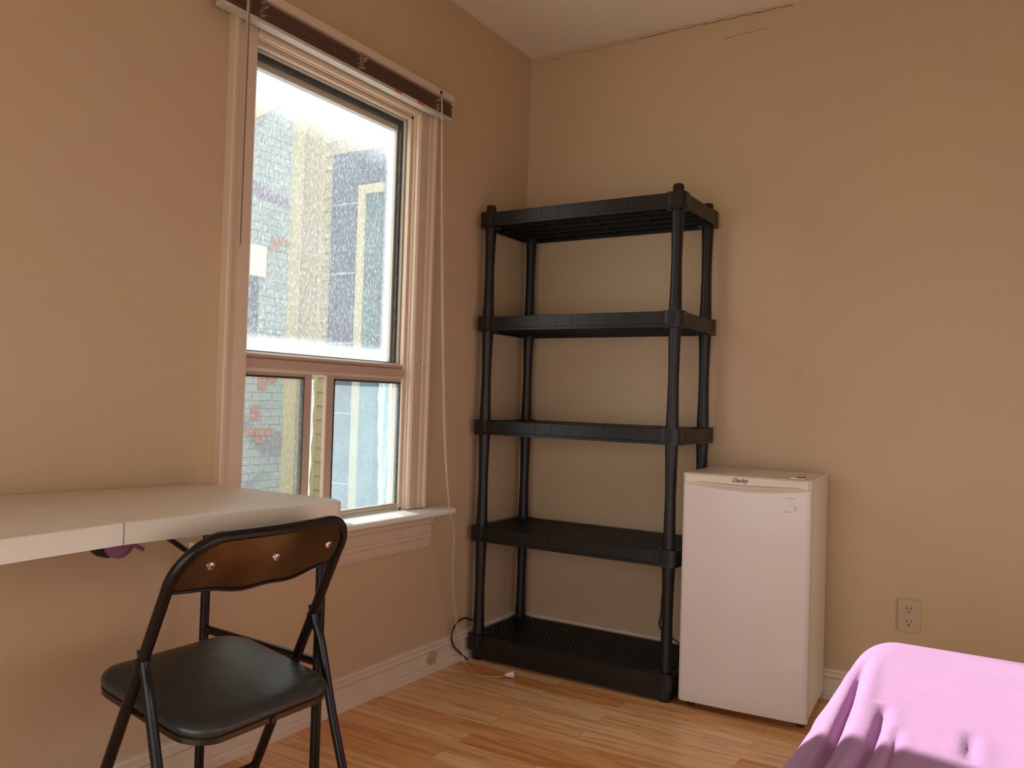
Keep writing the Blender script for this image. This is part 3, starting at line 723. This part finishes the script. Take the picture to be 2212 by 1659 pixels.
# backrest panel, curved backwards, wavy lower edge
def backfn(u, v):
    y = (2 * u - 1) * (W2 - .006); q = 1 - (2 * u - 1) ** 2
    zb = .700 - .016 * q ** 2 + .008 * math.cos(3 * math.pi * (2 * u - 1)) * q * .4
    yy = abs(y); rr = .085; zt_ = zT - .004
    if yy > W2 - rr: zt_ = zT - rr + math.sqrt(max(rr * rr - (yy - (W2 - rr)) ** 2, 0)) - .004
    z = zb + (zt_ - zb) * v
    x = up_at(z) - .030 * q ** .8 * (1 - .45 * v) - (.010 * v)
    return (x, y, z)
bk = MB().grid(backfn, 40, 12).build('backrest', M['backpanel'], chair, smooth=60, solid=.002)
# rolled lower edge of the panel
MB().tube([backfn(i / 40, 0) for i in range(41)], .0035, 8).build('backrest_edge', M['blackmetal'], bk, smooth=60)
for u in (.13, .50, .86):
    p = Vector(backfn(u, .50)); nrm = Vector((-1, 0, -.35)).normalized()
    MB().tube([p, p + nrm * .004, p + nrm * .006], [.0095, .0085, .004], 16).build('rivet', M['chrome'], bk, smooth=50)
    MB().tube([p + nrm * .0062, p + nrm * .0066], .0028, 10).build('rivet_hole', M['dark'], bk)
# seat: padded top, metal pan rim
sr0, sr1, szr, szf, sw = .101, .450, .442, .497, .385
def seat_z(x): return szr + (szf - szr) * (x - sr0) / (sr1 - sr0)
def seat_ring(ins, r=.07): return rrect(sr0 + ins, sr1 - ins, -sw / 2 + ins, sw / 2 - ins, max(r - ins, .01), 8)
def lathe_like(rings, top_pts=None):
    n = len(rings[0][0]); vs = []; fs = []
    for rg, dz in rings: vs += [(x, y, seat_z(x) + dz) for x, y in rg]
    for k in range(len(rings) - 1): fs += [(k * n + i, k * n + (i + 1) % n, (k + 1) * n + (i + 1) % n, (k + 1) * n + i) for i in range(n)]
    fs += [tuple(range(n)), tuple((len(rings) - 1) * n + i for i in range(n))]
    return MB().add(vs, fs)
st = lathe_like([(seat_ring(.004), -.026), (seat_ring(0), -.020), (seat_ring(0), -.012), (seat_ring(.004), -.006), (seat_ring(.016), -.001), (seat_ring(.04), .002), (seat_ring(.08, .09), .004), (seat_ring(.12, .13), .005)]).build('seat', M['vinyl'], chair, smooth=60)
lathe_like([(seat_ring(.006), -.040), (seat_ring(.001), -.038), (seat_ring(.001), -.027), (seat_ring(.006), -.025)]).build('seat_rim', M['rim'], chair, smooth=40)
MB().box(.098, .104, -.005, .006, szr - .040, szr - .028).build('rim_weld', M['blackmetal'], chair)
# side seams on the pad
# rear legs: bent at the pivot on the uprights
uP, zP, uR = up_at(.5635), .5635, .0586
for s in (1, -1):
    y0 = s * W2; y1 = s * (W2 + .003)
    pts = smooth_path([(uP + .002, s * W2, zP + .022), (uP - .006, s * W2, zP - .012), (uR + (uP - uR) * .86 - .006, y1, zP - .07), (uR + (uP - uR) * .56, y1, zP * .60), (uR + .02, y1, .12), (uR, y1, 0.0)], 6)
    lg = MB().tube(pts, .0108, 12).build('leg', M['blackmetal'], chair, smooth=50)
    MB().tube([(uR, y1, 0), (uR + .003, y1, .03)], .0135, 12).build('foot_cap', M['blackplastic'], lg, smooth=50)
    MB().tube([(uP, s * (W2 - .014), zP), (uP, s * (W2 + .014), zP)], .006, 10).build('pivot', M['blackmetal'], chair, smooth=50)
    # hinge strap from upright to seat
    MB().tube([(up_at(.455), s * (W2 - .012), .455), (.22, s * (sw / 2 + .004), .440)], .006, 8, flat=.5).build('seat_bracket', M['blackmetal'], chair, smooth=50)
MB().tube([(up_at(.165), -W2, .165), (up_at(.165), W2, .165)], .008, 10).build('crossbar', M['blackmetal'], chair, smooth=50)
MB().tube([(uR + .02, -W2 - .003, .10), (uR + .02, W2 + .003, .10)], .008, 10).build('crossbar', M['blackmetal'], chair, smooth=50)

# ------------------------------------------------------------------ bed
BX0, BX1, BY0, BY1, BZ = 1.675, 2.72, -3.15, -1.195, 0.565
frame = MB()
bed = empty('bed_frame', (2.2, -2.2, 0), 'dark wooden bed frame under the pink blanket', 'bed')
fo = (2.2, -2.2, 0)
def bb(mb, name, m, **k): return off(mb.build(name, m, bed, **k), fo)
bb(MB().box(BX0 + .03, BX1 - .03, BY0 + .03, BY1 - .03, .20, .28), 'base', M['bedwood'], bevel=.004)
for x_ in (BX0 + .06, BX1 - .10):
    for y_ in (BY0 + .06, BY1 - .10): bb(MB().box(x_, x_ + .05, y_, y_ + .05, 0, .20), 'leg', M['bedwood'], bevel=.004)
b = MB(); b.prism(rrect(BX0 + .055, BX1 - .055, BY0 + .055, BY1 - .055, .08, 6), 'z', .282, BZ - .045)
mt = b.build('mattress', M['mattress'], None, bevel=.05, seg=5); tag(mt, 'thick white mattress lying under the pink blanket', 'mattress')
def blanket():
    r = .095; drop = .40
    x0, x1, y0, y1 = BX0 + r, BX1 - r, BY0 + r, BY1 - r
    vall = [  # wrinkles: list of polyline points, depth, width
        ([(1.722, -1.42), (1.727, -1.53), (1.740, -1.70), (1.748, -1.87), (1.752, -1.98), (1.75, -2.2)], .017, .0115),
        ([(1.800, -1.75), (1.806, -1.86), (1.808, -1.96), (1.80, -2.15)], .010, .0095),
        ([(1.832, -1.86), (1.836, -1.93), (1.838, -2.05)], .006, .008),
        ([(1.934, -1.80), (1.936, -1.92)], .006, .010),
    ]
    def seg_d(p, a, b_):
        ax, ay = a; bx, by = b_; vx, vy = bx - ax, by - ay; t = ((p[0] - ax) * vx + (p[1] - ay) * vy) / (vx * vx + vy * vy); tc_ = min(max(t, 0), 1)
        return math.hypot(p[0] - ax - vx * tc_, p[1] - ay - vy * tc_), tc_
    nx, ny = 280, 300
    S0, S1 = -(drop), (x1 - x0) + drop; T0, T1 = -(drop), (y1 - y0) + drop
    def warp(t, a, b_, lo, hi):      # denser sampling near the visible corner
        return lo + (hi - lo) * t
    def fn(u, v):
        # denser near low x and high y
        s = S0 + (S1 - S0) * (u ** 1.6); t = T1 - (T1 - T0) * (v ** 1.3)
        cx_ = min(max(s, 0), x1 - x0); cy_ = min(max(t, 0), y1 - y0); dx, dy = s - cx_, t - cy_
        Ld = math.hypot(dx, dy)
        X, Y, Z = x0 + cx_, y0 + cy_, BZ
        n_h = (0, 0)
        if Ld > 1e-9:
            n_h = (dx / Ld, dy / Ld); arc = r * math.pi / 2
            if Ld < arc: a = Ld / r; hx = r * math.sin(a); dz = r * (1 - math.cos(a))
            else: hx = r + (Ld - arc) * .12; dz = r + (Ld - arc) * .99
            wob = 0
            if Ld > arc * .6:
                q = min((Ld - arc * .6) / .25, 1); ph = (X * 9 + Y * 11)
                wob = q * (.022 * math.sin(ph * 1.9) + .012 * math.sin(ph * 4.3 + 1))
            X += n_h[0] * (hx + wob); Y += n_h[1] * (hx + wob); Z -= dz
        # gentle crown and slow undulation
        Z += .006 * math.sin(3.1 * X + 1) * math.sin(2.3 * Y) * (1 if Ld < 1e-9 else .3)
        for pl_, dep, wd in vall:
            best = 9; tt_ = 0; n = len(pl_) - 1
            for i in range(n):
                d, t_ = seg_d((X, Y), pl_[i], pl_[i + 1])
                if d < best: best = d; tt_ = (i + t_) / n
            env = max(math.sin(math.pi * min(max(tt_ * .85 + .08, 0), 1)), 0) ** .5 * math.exp(-(max(best - wd * 6, 0) / wd) ** 2)
            g = math.exp(-(best / wd) ** 2); sh = math.exp(-((best - wd * 2.0) / (wd * 1.2)) ** 2)
            Z += env * (-dep * g + dep * .38 * sh)
        # ruck near the shadow line
        Z += .004 * math.sin(26 * X + 5 * Y) * math.exp(-((Y + 1.98) / .22) ** 2) * (1 if X > 1.66 else 0)
        return (X, Y, max(Z, .17))
    return MB().grid(fn, nx, ny)
bl = blanket().build('blanket', M['fleece'], None, smooth=180, solid=.006)
tag(bl, 'pink fleece blanket spread over the bed in the bottom right corner', 'blanket')

# ------------------------------------------------------------------ outside: neighbouring house
gd = MB().box(-9, 12, -14, -4.47, -.5, -.4).box(-9, -.17, -4.47, 8, -.5, -.4).box(3.57, 12, -4.47, 8, -.5, -.4).build('ground', M['ground']); struct(gd)
EX = -3.5
HO = (EX, 2.0, -.4)
house = empty('neighbouring_house', HO, 'pale painted brick house with cream corner boards seen through the window', 'house')
def hh(mb, name, m, par=house, label=None, **k):
    o = mb.build(name, m, par, **k)
    if par is house: off(o, HO)
    if label: o['label'] = label
    return o
# brick gable wall, rake rising to the right
br = hh(MB().prism([(0.2, -.4), (2.2, -.4), (2.2, 4.00), (0.2, 2.55)], 'x', EX - .2, EX), 'brick_wall', M['brick'])
hh(MB().prism([(0.1, 2.44), (2.2, 3.97), (2.2, 4.15), (0.1, 2.62)], 'x', EX, EX + .05), 'fascia_board', M['creamtrim'])
hh(MB().prism([(0.0, 2.56), (2.2, 4.16), (2.2, 4.50), (0.0, 2.90)], 'x', EX - .6, EX + .02), 'roof', M['roof'])
hh(MB().box(EX, EX + .05, 1.815, 1.915, -.4, 3.95), 'corner_board', M['creamtrim'])
hh(MB().box(EX, EX + .02, 1.915, 2.16, -.4, 4.0), 'corner_panel', M['creamext'])
hh(MB().box(EX, EX + .045, 2.16, 2.2, -.4, 4.0), 'corner_board', M['creamtrim'])
# exposed bricks, pale panel, dark opening
def redbricks(y0, z0, rows):
    for j, (a, n) in enumerate(rows):
        for k in range(n):
            y = y0 + a + k * .105
            hh(MB().box(EX - .002, EX + .010, y, y + .097, z0 - j * .068, z0 - j * .068 + .058), 'exposed_brick', M['redbrick'], br)
redbricks(1.60, 2.37, [(0, 2), (0, 1)])
redbricks(1.47, 1.10 + .08, [(0.05, 2), (0.05, 1)])
redbricks(1.45, 0.92, [(0, 1), (0, 1)])
redbricks(1.40, 0.725, [(0, 3), (0.12, 1)])
hh(MB().prism([(1.20, 2.76), (1.81, 2.70), (1.81, 2.76), (1.55, 2.82), (1.20, 2.92)], 'x', EX, EX + .008), 'weathered_patch', mat('weathered_render', (0.13, 0.12, 0.17), 0.9, noise=(14, 0.8, (0.20, 0.21, 0.25))), br)
hh(MB().box(EX, EX + .03, 1.25, 1.545, 2.06, 2.32), 'wall_panel', M['paleblock'])
hh(MB().box(EX, EX + .02, 1.25, 1.48, 1.35, 2.06), 'side_window', M['greydoor'])
hh(MB().box(EX + .0, EX + .012, 1.30, 1.78, 1.58, 1.60), 'utility_pipe', M['tealglass'])
# siding wall at right angles, with clapboards
SYW = 2.2
b = MB(); z = -.4
while z < 4.6:
    b.prism([(SYW, z), (SYW - .022, z), (SYW - .006, z + .124), (SYW, z + .124)], 'x', EX, -1.7); z += .126
b.box(EX, -1.7, SYW, SYW + .12, -.4, 4.6)
hh(b, 'clapboard_wall', M['creamext'])
dp = hh(MB().box(-3.335, -1.7, SYW - .045, SYW - .024, -.4, 3.25), 'porch_door', M['greydoor'], label='dark slate coloured panelled opening')
hh(MB().box(-2.995, -2.915, SYW - .075, SYW - .045, -.4, 2.93).box(-2.915, -2.72, SYW - .075, SYW - .045, 2.85, 2.93), 'door_trim', M['creamtrim'], dp)
hh(MB().box(-2.915, -2.74, SYW - .06, SYW - .045, -.4, 2.85), 'door_glass', M['tealglass'], dp)
for k in range(5):
    hh(MB().box(-3.33, -3.0, SYW - .049, SYW - .045, .3 + k * .62, .315 + k * .62), 'door_groove', M['roof'], dp)
